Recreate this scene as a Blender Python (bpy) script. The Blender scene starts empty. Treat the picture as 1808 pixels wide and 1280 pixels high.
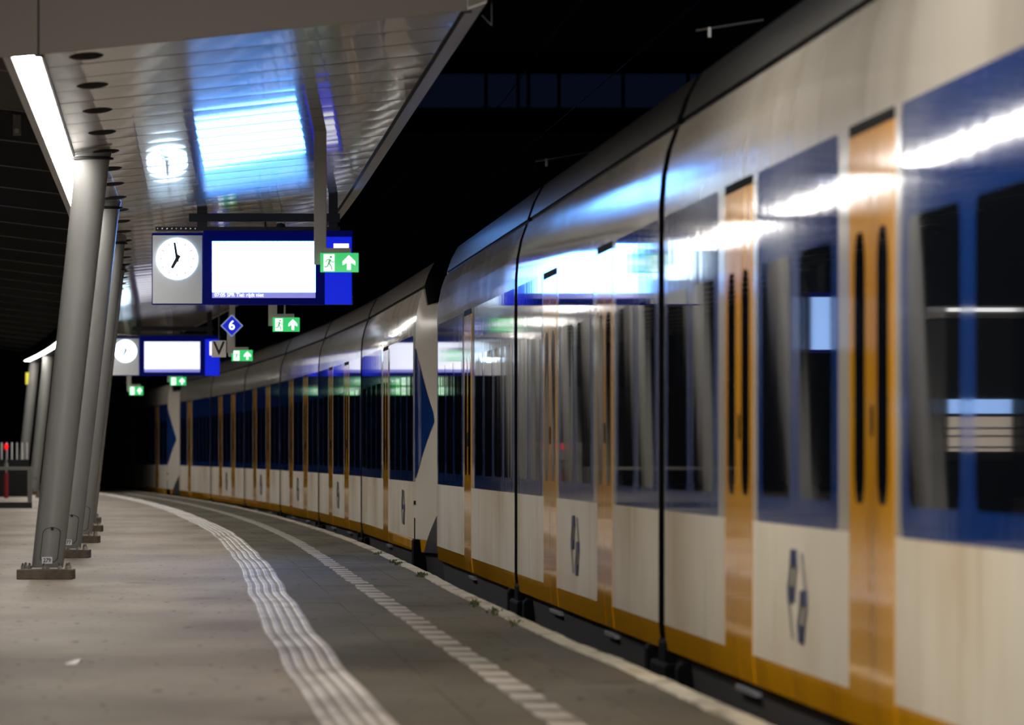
import bpy, bmesh, math, random
from mathutils import Vector, Matrix
random.seed(7)

# ---------------------------------------------------------------- camera, world, lights
SC = bpy.context.scene
F = 13000.0          # focal length in pixels of the 1808 px wide photograph
YH = 800.0           # image row of the horizon
CH = 1.1             # camera height above the platform

cam_d = bpy.data.cameras.new('camera')
cam = bpy.data.objects.new('camera', cam_d)
SC.collection.objects.link(cam)
SC.camera = cam
cam.location = (0, 0, CH)
cam.rotation_euler = (math.radians(90), 0, 0)
cam_d.sensor_width = 36.0
cam_d.lens = F / 1808.0 * 36.0
cam_d.shift_y = (YH - 640.0) / 1808.0
cam_d.clip_start = 1.0
cam_d.clip_end = 2000.0
cam_d.dof.use_dof = True
cam_d.dof.focus_distance = 76.0
cam_d.dof.aperture_fstop = 5.6

SC.view_settings.view_transform = 'Standard'
SC.view_settings.look = 'None'
SC.view_settings.gamma = 1.0
SC.view_settings.exposure = 0.0
SC.view_settings.use_curve_mapping = False
SC.cycles.use_denoising = True
SC.cycles.max_bounces = 8
SC.cycles.glossy_bounces = 5
SC.cycles.sample_clamp_indirect = 6.0

world = bpy.data.worlds.new('night')
SC.world = world
world.use_nodes = True
world.node_tree.nodes['Background'].inputs[0].default_value = (0.35, 0.45, 0.8, 1)
world.node_tree.nodes['Background'].inputs[1].default_value = 0.0009


def edge_x(Y):
    """platform edge: straight, then a wide curve to the left"""
    return 2.400 - 0.04664 * Y - 1.896e-4 * max(0.0, Y - 80.0) ** 2


def slope(Y):
    return -0.04664 - 2 * 1.896e-4 * max(0.0, Y - 80.0)


# lamps of the open platform between the camera and the canopy (they hang above the frame)
for ly, en, tl in ((4.0, 330, -80), (15.0, 380, -80), (26.0, 380, -80), (35.0, 290, -80), (43.5, 110, -8)):
    l = bpy.data.lights.new('platform_lamp', 'AREA')
    l.shape = 'RECTANGLE'
    l.size, l.size_y = 0.25, 3.0
    l.energy = en
    l.color = (1.0, 0.92, 0.80)
    lo = bpy.data.objects.new('platform_lamp', l)
    SC.collection.objects.link(lo)
    lo.location = (edge_x(ly) - 3.3, ly, 4.9)
    lo.rotation_euler = (0, math.radians(tl), math.atan(-slope(ly)))


# floodlight on a mast behind the camera
fl_d = bpy.data.lights.new('flood_light', 'POINT')
fl_d.energy = 14000
fl_d.shadow_soft_size = 0.35
fl_d.color = (1.0, 0.95, 0.89)
fl_o = bpy.data.objects.new('flood_light', fl_d)
SC.collection.objects.link(fl_o)
fl_o.location = (-7.0, -8.0, 7.0)


# ---------------------------------------------------------------- helpers
def link(o, parent=None):
    SC.collection.objects.link(o)
    if parent is not None:
        o.parent = parent
    return o


def lin(r, g, b):
    f = lambda c: (c / 255 / 12.92) if c / 255 <= 0.04045 else ((c / 255 + 0.055) / 1.055) ** 2.4
    return (f(r), f(g), f(b), 1.0)


def mat(name, col, rough=0.5, metal=0.0, emit=None, es=0.0, ior=1.5, coat=0.0):
    m = bpy.data.materials.new(name)
    m.use_nodes = True
    b = m.node_tree.nodes['Principled BSDF']
    b.inputs['Base Color'].default_value = col
    b.inputs['Roughness'].default_value = rough
    b.inputs['Metallic'].default_value = metal
    b.inputs['IOR'].default_value = ior
    if coat:
        b.inputs['Coat Weight'].default_value = coat
        b.inputs['Coat Roughness'].default_value = 0.03
    if emit is not None:
        b.inputs['Emission Color'].default_value = emit
        b.inputs['Emission Strength'].default_value = es
    return m


def N(m, t, **kw):
    n = m.node_tree.nodes.new(t)
    for k, v in kw.items():
        setattr(n, k, v)
    return n


def bump_on(m, scale, dist, strength=1.0, mapping=(1, 1, 1), detail=2.0, coords='Object', node='Noise'):
    """fine relief from a procedural noise"""
    nt = m.node_tree
    tc = N(m, 'ShaderNodeTexCoord')
    mp = N(m, 'ShaderNodeMapping')
    mp.inputs['Scale'].default_value = mapping
    nt.links.new(tc.outputs[coords], mp.inputs[0])
    nz = N(m, 'ShaderNodeTexNoise')
    nz.inputs['Scale'].default_value = scale
    nz.inputs['Detail'].default_value = detail
    nt.links.new(mp.outputs[0], nz.inputs['Vector'])
    bp = N(m, 'ShaderNodeBump')
    bp.inputs['Strength'].default_value = strength
    bp.inputs['Distance'].default_value = dist
    nt.links.new(nz.outputs['Fac'], bp.inputs['Height'])
    nt.links.new(bp.outputs[0], nt.nodes['Principled BSDF'].inputs['Normal'])
    return m


def tint(m, c2, scale, lo=0.4, hi=0.65, mapping=(1, 1, 1), detail=4.0, fac=1.0, rough2=None):
    """mix a second colour (dirt, wear) over the base with a noise mask"""
    nt = m.node_tree
    b = nt.nodes['Principled BSDF']
    tc = N(m, 'ShaderNodeTexCoord')
    mp = N(m, 'ShaderNodeMapping')
    mp.inputs['Scale'].default_value = mapping
    nt.links.new(tc.outputs['Object'], mp.inputs[0])
    nz = N(m, 'ShaderNodeTexNoise')
    nz.inputs['Scale'].default_value = scale
    nz.inputs['Detail'].default_value = detail
    nt.links.new(mp.outputs[0], nz.inputs['Vector'])
    rp = N(m, 'ShaderNodeMapRange')
    rp.inputs['From Min'].default_value = lo
    rp.inputs['From Max'].default_value = hi
    rp.inputs['To Max'].default_value = fac
    nt.links.new(nz.outputs['Fac'], rp.inputs['Value'])
    mx = N(m, 'ShaderNodeMix', data_type='RGBA')
    nt.links.new(rp.outputs[0], mx.inputs['Factor'])
    src = b.inputs['Base Color']
    if src.is_linked:
        nt.links.new(src.links[0].from_socket, mx.inputs['A'])
    else:
        mx.inputs['A'].default_value = src.default_value
    mx.inputs['B'].default_value = c2
    nt.links.new(mx.outputs['Result'], src)
    if rough2 is not None:
        mr = N(m, 'ShaderNodeMapRange')
        mr.inputs['To Min'].default_value = b.inputs['Roughness'].default_value
        mr.inputs['To Max'].default_value = rough2
        nt.links.new(rp.outputs[0], mr.inputs['Value'])
        nt.links.new(mr.outputs[0], b.inputs['Roughness'])
    return m


class MB:
    """collects geometry for ONE mesh object"""

    def __init__(s):
        s.v, s.f, s.m = [], [], []

    def add(s, verts, faces, mi=0):
        o = len(s.v)
        s.v += [tuple(v) for v in verts]
        for f in faces:
            s.f.append([i + o for i in f])
            s.m.append(mi)

    def box(s, x0, x1, y0, y1, z0, z1, mi=0):
        s.add([(x0, y0, z0), (x1, y0, z0), (x1, y1, z0), (x0, y1, z0), (x0, y0, z1), (x1, y0, z1), (x1, y1, z1), (x0, y1, z1)],
              [(0, 3, 2, 1), (4, 5, 6, 7), (0, 1, 5, 4), (1, 2, 6, 5), (2, 3, 7, 6), (3, 0, 4, 7)], mi)

    def bevbox(s, x0, x1, y0, y1, z0, z1, b, mi=0):
        """box with chamfered edges seen along every side"""
        xs, ys, zs = (x0, x1), (y0, y1), (z0, z1)
        bm = bmesh.new()
        bmesh.ops.create_cube(bm, size=1.0)
        for v in bm.verts:
            v.co = Vector((xs[v.co.x > 0], ys[v.co.y > 0], zs[v.co.z > 0]))
        bmesh.ops.bevel(bm, geom=bm.edges[:], offset=b, segments=2, affect='EDGES', profile=0.5)
        bm.verts.index_update()
        s.add([v.co[:] for v in bm.verts], [[v.index for v in f.verts] for f in bm.faces], mi)
        bm.free()

    def tube(s, p0, p1, r0, r1=None, n=12, mi=0, caps=True):
        r1 = r0 if r1 is None else r1
        p0, p1 = Vector(p0), Vector(p1)
        d = (p1 - p0).normalized()
        u = d.orthogonal().normalized()
        w = d.cross(u)
        vs = []
        for p, r in ((p0, r0), (p1, r1)):
            for k in range(n):
                a = 2 * math.pi * k / n
                vs.append(p + u * (math.cos(a) * r) + w * (math.sin(a) * r))
        fs = [(k, (k + 1) % n, n + (k + 1) % n, n + k) for k in range(n)]
        if caps:
            fs += [tuple(range(n - 1, -1, -1)), tuple(range(n, 2 * n))]
        s.add(vs, fs, mi)

    def lathe(s, prof, n=20, mi=0, c=(0, 0, 0)):
        vs = []
        for r, z in prof:
            for k in range(n):
                a = 2 * math.pi * k / n
                vs.append((c[0] + r * math.cos(a), c[1] + r * math.sin(a), c[2] + z))
        fs = []
        for i in range(len(prof) - 1):
            for k in range(n):
                fs.append((i * n + k, i * n + (k + 1) % n, (i + 1) * n + (k + 1) % n, (i + 1) * n + k))
        s.add(vs, fs, mi)

    def prism(s, poly, y0, y1, mi=0):
        """polygon in x-z, extruded along y (y0 faces the camera)"""
        n = len(poly)
        vs = [(x, y0, z) for x, z in poly] + [(x, y1, z) for x, z in poly]
        fs = [tuple(range(n)), tuple(range(2 * n - 1, n - 1, -1))]
        fs += [(k, n + k, n + (k + 1) % n, (k + 1) % n) for k in range(n)]
        s.add(vs, fs, mi)

    def build(s, name, mats, parent=None, smooth=False, loc=None, autosmooth=None):
        me = bpy.data.meshes.new(name)
        me.from_pydata(s.v, [], s.f)
        for m in (mats if isinstance(mats, (list, tuple)) else [mats]):
            me.materials.append(m)
        me.polygons.foreach_set('material_index', s.m)
        bm = bmesh.new()
        bm.from_mesh(me)
        bmesh.ops.recalc_face_normals(bm, faces=bm.faces[:])
        bm.to_mesh(me)
        bm.free()
        if smooth:
            me.polygons.foreach_set('use_smooth', [True] * len(me.polygons))
            if autosmooth is not None:
                me.set_sharp_from_angle(angle=math.radians(autosmooth))
        me.update()
        o = bpy.data.objects.new(name, me)
        link(o, parent)
        if loc is not None:
            o.location = loc
        return o


def empty(name, loc=(0, 0, 0), rz=0.0, parent=None):
    e = bpy.data.objects.new(name, None)
    e.empty_display_size = 0.2
    link(e, parent)
    e.location = loc
    e.rotation_euler = (0, 0, rz)
    return e


def tag(o, label=None, cat=None, group=None, kind=None):
    if label:
        o['label'] = label
    if cat:
        o['category'] = cat
    if group:
        o['group'] = group
    if kind:
        o['kind'] = kind
    return o


def copy_tree(o, parent=None):
    c = o.copy()
    link(c, parent)
    for ch in o.children:
        copy_tree(ch, c)
    return c


def text_mesh(name, body, size, m, parent, loc, align='LEFT', extrude=0.001, bold=0.0, sx=1.0):
    """lettering standing upright, read from the camera side"""
    cu = bpy.data.curves.new(name, 'FONT')
    cu.body = body
    cu.size = size
    cu.align_x = align
    cu.align_y = 'CENTER'
    cu.extrude = extrude
    cu.offset = bold
    cu.resolution_u = 3
    tmp = bpy.data.objects.new(name, cu)
    SC.collection.objects.link(tmp)
    dg = bpy.context.evaluated_depsgraph_get()
    me = bpy.data.meshes.new_from_object(tmp.evaluated_get(dg))
    bpy.data.objects.remove(tmp)
    bpy.data.curves.remove(cu)
    me.name = name
    me.transform(Matrix.Rotation(math.radians(90), 4, 'X') @ Matrix.Scale(sx, 4, (1, 0, 0)))
    me.materials.clear()
    me.materials.append(m)
    o = bpy.data.objects.new(name, me)
    link(o, parent)
    o.location = loc
    return o


def at(x, y, Y):
    """pixel of the photograph -> point at distance Y"""
    return Vector(((x - 904.0) / F * Y, Y, CH + (YH - y) / F * Y))


def interp(tab, y):
    if y <= tab[0][0]:
        return tab[0][1]
    for (a, b), (c, d) in zip(tab, tab[1:]):
        if y <= c:
            t = (y - a) / (c - a)
            t = t * t * (3 - 2 * t)
            return b + (d - b) * t
    return tab[-1][1]


# uneven laying of the kerb and of the guidance strip, metres sideways
EDGE_W = [(26, .045), (33, .027), (38, .02), (43, -.03), (50, -.035), (58, -.045), (68, -.005), (80, 0), (120, -.05), (150, -.03), (190, 0)]
STRIP_W = [(28, .0), (39, -.02), (45, -.02), (56, .01), (71, .07), (85, .05), (102, .05), (123, 0), (146, .03), (168, .07), (191, .12), (215, .12)]


# ---------------------------------------------------------------- materials
M = {}
M['paver'] = mat('platform pavers', lin(174, 163, 149), 0.55, ior=1.12)
M['slab'] = mat('platform slabs', lin(118, 113, 100), 0.6, ior=1.12)
for k in ('paver', 'slab'):
    m = M[k]
    tint(m, lin(132, 123, 110) if k == 'paver' else lin(84, 80, 70), 0.5, 0.35, 0.75, (1.6, 0.35, 1), 6)
    tint(m, lin(70, 64, 58), 1.0, 0.64, 0.70, (1.4, 5.0, 1), 3, 0.45 if k == 'paver' else 0.2)
    tint(m, lin(56, 50, 44), 1.0, 0.68, 0.72, (0.5, 0.22, 1), 2, 0.5)
    tint(m, lin(46, 40, 36), 12.0, 0.69, 0.73, (1.0, 0.16, 1), 1, 0.75)
    tint(m, lin(62, 56, 50), 26.0, 0.68, 0.74, (1.0, 0.2, 1), 1, 0.5)
    bump_on(m, 6.0, 0.003, 0.6, (1.0, 0.5, 1), 5)
M['tactile'] = mat('white guidance tile', lin(222, 216, 208), 0.45, ior=1.12)
tint(M['tactile'], lin(150, 142, 132), 1.1, 0.45, 0.75, (3, 0.5, 1), 5)
M['groove'] = mat('guidance tile groove', lin(168, 162, 154), 0.5, ior=1.12)
tint(M['groove'], lin(128, 120, 110), 1.1, 0.45, 0.75, (3, 0.5, 1), 5)
M['stripe'] = mat('worn white tile', lin(196, 190, 182), 0.55, ior=1.12)
tint(M['stripe'], lin(120, 114, 106), 0.9, 0.42, 0.7, (2, 1.0, 1), 5)
M['kerb'] = mat('white kerb stone', lin(205, 198, 182), 0.6, ior=1.12)
tint(M['kerb'], lin(120, 112, 98), 1.3, 0.5, 0.75, (3, .6, 1), 5)
M['concrete'] = mat('dark concrete', lin(52, 50, 46), 0.85)
M['ballast'] = mat('track ballast', lin(34, 31, 28), 0.95)
bump_on(M['ballast'], 30, 0.03)
M['moss'] = mat('moss', lin(70, 82, 40), 0.9)

M['steel'] = mat('grey painted steel', lin(138, 137, 135), 0.42)
tint(M['steel'], lin(118, 115, 110), 1.5, 0.5, 0.8, (2, 2, .5), 4, 0.5)
M['plate'] = mat('rusty base plate', lin(104, 92, 76), 0.6)
tint(M['plate'], lin(60, 50, 40), 9.0, 0.4, 0.7, (1, 1, 1), 5)
M['chrome'] = mat('bright steel nut', (0.72, 0.70, 0.67, 1), 0.2, 0.9)
M['seam'] = mat('black seam', (0.006, 0.006, 0.006, 1), 0.6)
M['white'] = mat('white plastic', lin(225, 225, 228), 0.4)
M['ink'] = mat('dark blue ink', lin(18, 22, 60), 0.6)

M['ceil'] = mat('glossy ceiling panel', lin(138, 126, 114), 0.035)
bump_on(M['ceil'], 1.0, 0.0006, 1.0, (1.2, 0.5, 1), 1.0)
nt_ = M['ceil'].node_tree
b1_ = nt_.nodes['Principled BSDF']
b2_ = N(M['ceil'], 'ShaderNodeBsdfPrincipled')
b2_.inputs['Base Color'].default_value = lin(138, 126, 114)
b2_.inputs['Roughness'].default_value = 0.17
mx_ = N(M['ceil'], 'ShaderNodeMixShader')
mx_.inputs[0].default_value = 0.45
nt_.links.new(b1_.outputs[0], mx_.inputs[1])
nt_.links.new(b2_.outputs[0], mx_.inputs[2])
nt_.links.new(mx_.outputs[0], [n for n in nt_.nodes if n.type == 'OUTPUT_MATERIAL'][0].inputs['Surface'])
M['fascia'] = mat('warm grey fascia', lin(122, 114, 108), 0.5, ior=1.3)
M['trim'] = mat('grey canopy trim', lin(186, 182, 177), 0.35, ior=1.3)
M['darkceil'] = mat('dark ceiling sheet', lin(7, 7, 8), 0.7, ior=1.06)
M['litceil'] = mat('lit-tone ceiling sheet', lin(84, 80, 80), 0.7, ior=1.06)
M['flange'] = mat('ceiling joint profile', lin(120, 118, 116), 0.5)
M['disc'] = mat('dark ceiling cap', lin(40, 33, 29), 0.7, ior=1.05)
M['light'] = mat('lit diffuser', (1, 1, 1, 1), 0.5, emit=(1.0, 0.955, 0.90, 1), es=27.0)
M['housing'] = mat('lamp housing', lin(80, 78, 75), 0.3, 0.6)

M['tw'] = mat('train white paint', lin(206, 200, 190), 0.08, ior=1.34)
tint(M['tw'], lin(160, 150, 135), 0.8, 0.5, 0.8, (1, 1.2, .3), 4, 0.7, 0.12)
bump_on(M['tw'], 1.0, 0.0007, 1.0, (.2, 2.2, 0.35), 2.0)
M['tl'] = mat('train lower panel paint', lin(232, 224, 208), 0.3, ior=1.14)
tint(M['tl'], lin(176, 150, 112), 0.55, 0.45, 0.78, (1, .5, .9), 5, 0.75, 0.5)
tint(M['tl'], lin(150, 130, 104), 1.4, 0.58, 0.78, (1, 1.6, .25), 4, 0.55)
bump_on(M['tl'], 1.0, 0.0015, 1.0, (.2, 1.2, 0.3), 1.5)
M['ty'] = mat('train yellow paint', lin(232, 164, 10), 0.06, ior=1.16)
tint(M['ty'], lin(188, 128, 34), 1.0, 0.5, 0.75, (1, .8, .5), 4, 0.8)
bump_on(M['ty'], 1.0, 0.0006, 1.0, (.2, 2.2, 0.35), 2.0)
M['tb'] = mat('train blue paint', lin(26, 64, 138), 0.04, ior=1.42)
bump_on(M['tb'], 1.0, 0.0006, 1.0, (.2, 4.0, 0.8), 2.0)
M['roof'] = mat('train roof fairing', lin(14, 16, 20), 0.3, ior=1.25)
bump_on(M['roof'], 1.0, 0.001, 1.0, (.2, 1.5, 0.3), 1.0)
M['under'] = mat('train dark skirt', lin(52, 52, 56), 0.55)
M['rubber'] = mat('black rubber', (0.003, 0.003, 0.004, 1), 0.7, ior=1.12)
M['glass'] = mat('dark train window', (0.006, 0.008, 0.012, 1), 0.02, ior=1.6)
bump_on(M['glass'], 1.0, 0.0006, 1.0, (.2, 1.2, 0.15), 1.0)
M['logo'] = mat('dark blue emblem', lin(48, 56, 96), 0.4)
M['logoline'] = mat('faded emblem line', lin(128, 124, 122), 0.4)
M['step'] = mat('aluminium step edge', lin(120, 122, 130), 0.5, 0.3)
M['nosew'] = mat('train nose white', lin(222, 214, 200), 0.3, ior=1.2)

M['navy'] = mat('navy display housing', lin(3, 5, 46), 0.3, emit=(0.0, 0.006, 0.33, 1), es=0.16, ior=1.15)
M['blue'] = mat('lit blue panel', lin(0, 10, 160), 0.3, emit=(0.0, 0.012, 0.60, 1), es=1.0)
M['screen'] = mat('lit white screen', (1, 1, 1, 1), 0.3, emit=(0.11, 0.36, 1.0, 1), es=18.0)
M['ticker'] = mat('lilac ticker line', lin(150, 150, 225), 0.3, emit=lin(132, 134, 216), es=0.85)
M['lit'] = mat('lit lettering', (1, 1, 1, 1), 0.3, emit=(1, 1, 1, 1), es=1.3)
M['face'] = mat('lit clock face', (1, 1, 1, 1), 0.3, emit=(0.55, 0.78, 1.0, 1), es=5.0)
M['screen2'] = mat('lit far screen', (1, 1, 1, 1), 0.3, emit=lin(232, 236, 255), es=1.15)
M['clockp'] = mat('clock panel grey', lin(214, 218, 220), 0.4)
M['hand'] = mat('clock hand', (0.01, 0.012, 0.02, 1), 0.5)
M['tick'] = mat('clock tick', lin(150, 150, 150), 0.5, emit=(1, 1, 1, 1), es=0.5)
M['bracket'] = mat('dark blue hanger steel', lin(30, 34, 44), 0.4)
M['green'] = mat('lit green sign', lin(40, 170, 90), 0.3, emit=lin(52, 190, 104), es=1.0)
M['gwhite'] = mat('lit sign white', (1, 1, 1, 1), 0.3, emit=(0.93, 1.0, 0.96, 1), es=1.25)
M['gdark'] = mat('sign figure', lin(70, 190, 120), 0.3, emit=lin(60, 180, 110), es=0.6)
M['diam'] = mat('blue enamel', lin(10, 40, 190), 0.3, emit=lin(4, 34, 200), es=0.75)
M['diamw'] = mat('pale sign rim', lin(170, 180, 215), 0.4, emit=lin(140, 150, 200), es=0.6)
M['pale'] = mat('pale fence paint', lin(225, 225, 225), 0.5)
M['sky'] = mat('lit pale blue sign', (.4, .6, 1, 1), 0.3, emit=(0.30, 0.52, 1.0, 1), es=1.2)
M['beige'] = mat('lit beige shelf back', lin(190, 176, 160), 0.5, emit=lin(190, 176, 160), es=0.7)
M['vgrey'] = mat('grey letter plate', lin(238, 236, 233), 0.5, emit=None)
M['black'] = mat('black letter', (0.004, 0.004, 0.004, 1), 0.5)
M['red'] = mat('red lamp', lin(200, 20, 30), 0.4, emit=lin(255, 20, 40), es=0.9)
M['redp'] = mat('dark red paint', lin(140, 20, 34), 0.5)
M['yellow'] = mat('yellow marker', lin(225, 215, 40), 0.5)
M['catenary'] = mat('galvanised tube', lin(150, 150, 150), 0.4, 0.7)
M['bridge'] = mat('dark blue glazing', lin(4, 5, 8), 0.5, emit=lin(5, 10, 22), es=1.0, ior=1.1)
M['bridgebeam'] = mat('bridge steel', lin(6, 6, 7), 0.8, ior=1.1)
M['nightwall'] = mat('dark wall', lin(16, 16, 18), 0.8)


# ---------------------------------------------------------------- floor
def sweep(mb, ys, offs, zs, wob=None, mi=0, close=False):
    """strip that follows the platform: offs/zs give the cross-section"""
    n = len(offs)
    base = len(mb.v)
    for Y in ys:
        w = interp(wob, Y) if wob else 0.0
        for o, z in zip(offs, zs):
            mb.v.append((edge_x(Y) + o + w, Y, z))
    for i in range(len(ys) - 1):
        for k in range(n - 1):
            a = base + i * n + k
            mb.f.append([a, a + 1, a + n + 1, a + n])
            mb.m.append(mi)


def yr(a, b, step):
    n = max(1, int(round((b - a) / step)))
    return [a + (b - a) * i / n for i in range(n + 1)]


floor = MB()
ys = yr(-12, 290, 4)
sweep(floor, ys, [-16, -16, -0.02, -0.02], [-0.9, -0.012, -0.012, -0.9])
floor = tag(floor.build('floor', M['concrete']), kind='structure')

f2 = MB()
for Y in yr(-12, 290, 2):
    f2.v += [(edge_x(Y) - 15.9, Y, 0.0), (edge_x(Y) - 1.76 + interp(STRIP_W, Y), Y, 0.0)]
for i in range(len(f2.v) // 2 - 1):
    f2.f.append([2 * i, 2 * i + 1, 2 * i + 3, 2 * i + 2]); f2.m.append(0)
f2.build('paver_field', M['paver'], floor)

# large slabs between the guidance strip and the kerb: two rows, joints recessed
SL = 2.0
y = 24.0
far = MB()
while y < 290:
    for o0, o1 in ((-1.50, -1.153), (-1.148, -0.86), (-0.714, -0.42), (-0.415, -0.125)):
        z = random.uniform(-0.002, 0.002)
        yy = y + (0.0 if o0 < -1.2 or o0 > -0.6 else 1.0)
        mb = far if y > 84 else MB()
        a, b = yy + 0.004, yy + SL - 0.004
        wa, wb = interp(STRIP_W, a) if o0 < -1 else 0, interp(STRIP_W, b) if o0 < -1 else 0
        ea, eb = edge_x(a), edge_x(b)
        if o1 > -.2:
            o1a, o1b = o1 + interp(EDGE_W, a), o1 + interp(EDGE_W, b)
        else:
            o1a = o1b = o1
        if o0 < -1.2:
            o0a, o0b = o0 + wa, o0 + wb
        else:
            o0a = o0b = o0
        mb.add([(ea + o0a, a, z), (ea + o1a, a, z), (eb + o1b, b, z), (eb + o0b, b, z),
                (ea + o0a, a, -.012), (ea + o1a, a, -.012), (eb + o1b, b, -.012), (eb + o0b, b, -.012)],
               [(0, 1, 2, 3), (0, 1, 5, 4), (1, 2, 6, 5), (2, 3, 7, 6), (3, 0, 4, 7)])
        if y <= 84:
            mb.build('slab', M['slab'], floor)
    y += SL
tag(far.build('slab_field', M['slab'], floor), kind='stuff')
near = MB()
sweep(near, yr(-12, 24, 4), [-1.46, -0.125], [0, 0])
near.build('slab_apron', M['slab'], floor)

# guidance strip: a tile bed and five raised ribs
def strip_w(Y):
    return interp(STRIP_W, Y) + .0045 * math.sin(Y * .95) * min(1, 60 / max(Y, 1)) + .006 * math.sin(Y * .62 + 1)


bed = MB()
WT = [(Y, strip_w(Y)) for Y in yr(8, 285, 0.4)]
sweep(bed, [q[0] for q in WT], [-1.787, -1.787, -1.473, -1.473], [-.01, .004, .004, -.01], WT)
bed = bed.build('guidance_strip', M['groove'], floor)
for k in range(5):
    c = -1.787 + 0.03 + k * 0.0635
    rb = MB()
    W2 = WT
    n = 4
    for Y, w in W2:
        for o, z in ((-.022, .004), (-.013, .0095), (.013, .0095), (.022, .004)):
            rb.v.append((edge_x(Y) + c + o + w, Y, z))
    for i in range(len(W2) - 1):
        for q in range(3):
            a = i * 4 + q
            rb.f.append([a, a + 1, a + 5, a + 4])
            rb.m.append(0)
    rb.build('rib', M['tactile'], bed)

# broken white line: single tiles
tile = MB()
tile.bevbox(-.074, .074, -.5, .5, -.01, .005, .004)
tile = tile.build('line_tile', M['stripe'], floor)
y, first = 24.2, True
count = 0
farm = MB()
while y < 200:
    yc = y + .5
    w = random.uniform(-.006, .006)
    loc = (edge_x(yc) - 0.787 + w, yc, random.uniform(-.001, .001))
    if count < 290:
        o = tile if first else link(tile.copy(), floor)
        first = False
        o.location = loc
        o.rotation_euler = (0, 0, math.atan(-slope(yc)) + random.uniform(-.02, .02))
    else:
        farm.box(loc[0] - .074, loc[0] + .074, yc - .5, yc + .5, -.01, .005)
    count += 1
    y += random.choice((1.08, 1.12, 1.2, 1.25, 1.38))
if farm.v:
    tag(farm.build('line_tile_row', M['stripe'], floor), kind='stuff')

# kerb stones
y = 10.0
kerbfar = MB()
while y < 285:
    a, b = y + .004, y + 1.0 - .004
    mb = MB() if y < 130 else kerbfar
    o0 = -.121 + random.uniform(-.014, .012)
    za = random.uniform(0.002, .008)
    n = 5
    base = len(mb.v)
    for i in range(n):
        Y = a + (b - a) * i / (n - 1)
        w = interp(EDGE_W, Y)
        j = o0 + random.uniform(-.008, .008)
        for o, z in ((j, -.02), (j + .004, za), (-.006, za), (.0, za - .006), (.0, -.12)):
            mb.v.append((edge_x(Y) + o + w, Y, z))
    for i in range(n - 1):
        for k in range(4):
            q = base + i * 5 + k
            mb.f.append([q, q + 1, q + 6, q + 5])
            mb.m.append(0)
    mb.f.append([base + k for k in range(5)]); mb.m.append(0)
    mb.f.append([base + (n - 1) * 5 + k for k in range(5)]); mb.m.append(0)
    if y < 130:
        mb.build('kerb_stone', M['kerb'], floor)
    y += 1.0
tag(kerbfar.build('kerb_row', M['kerb'], floor), kind='stuff')

# moss and weeds in the kerb joint: nobody could count the tufts
ms = MB()
for px, py in ((748, 1015), (752, 1017), (757, 1018), (763, 1017), (848, 1065), (852, 1067), (886, 1082), (705, 996), (925, 1100), (672, 978), (700, 992)):
    Y = F * CH / (py - YH)
    c = Vector((edge_x(Y) - .12 + interp(EDGE_W, Y), Y, 0))
    for k in range(26):
        q = c + Vector((random.gauss(0, .018), random.gauss(0, .45), 0))
        h = random.uniform(.008, .03)
        a = random.uniform(0, 6.28)
        dx, dy = math.cos(a) * .012, math.sin(a) * .012
        ms.add([q + Vector((-dx, -dy, 0)), q + Vector((dx, dy, 0)), q + Vector((dy, dx, h)), q + Vector((0, 0, h * .6)) + Vector((dy, -dx, 0))],
               [(0, 1, 2), (0, 2, 3), (1, 2, 3), (0, 1, 3)])
tag(ms.build('moss', M['moss']), 'green moss and small weeds along the joint of the white kerb', 'moss', kind='stuff')

tb = MB()
tb.box(-45, 45, -20, 320, -1.0, -.88)
tag(tb.build('ground_track_bed', M['ballast']), kind='structure')

# a small scrap of white paper on the pavers
pp = MB()
pp.add([(-.03, -.3, .002), (.025, -.32, .004), (.03, .25, .012), (-.02, .3, .003), (-.03, -.3, .0), (.025, -.32, .0), (.03, .25, .0), (-.02, .3, .0)],
       [(0, 1, 2, 3), (0, 1, 5, 4), (1, 2, 6, 5), (2, 3, 7, 6), (3, 0, 4, 7), (4, 5, 6, 7)])
pp = pp.build('paper_scrap', M['white'])
p = at(131, 1170, F * CH / 370)
pp.location = (p.x, p.y, 0.0005)
tag(pp, 'small white scrap of paper lying on the grey platform pavers', 'paper')


# ---------------------------------------------------------------- canopy
def zc(off):
    return 3.70 + 0.103 * (off + 3.24)


def cedge(Y):
    return -.46 + .0027 * (min(Y, 110) - 48)


Y0C, Y1C = 48.0, 209.0
ceiling = MB()
# closed upper skin of the canopy
ups = yr(Y0C + .02, Y1C, 6)
sweep(ceiling, ups, [-7.8, -3.5, -.2, -.2], [5.1, 4.55, 4.75, 4.2])
ceiling = tag(ceiling.build('ceiling', M['darkceil']), kind='structure')

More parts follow.
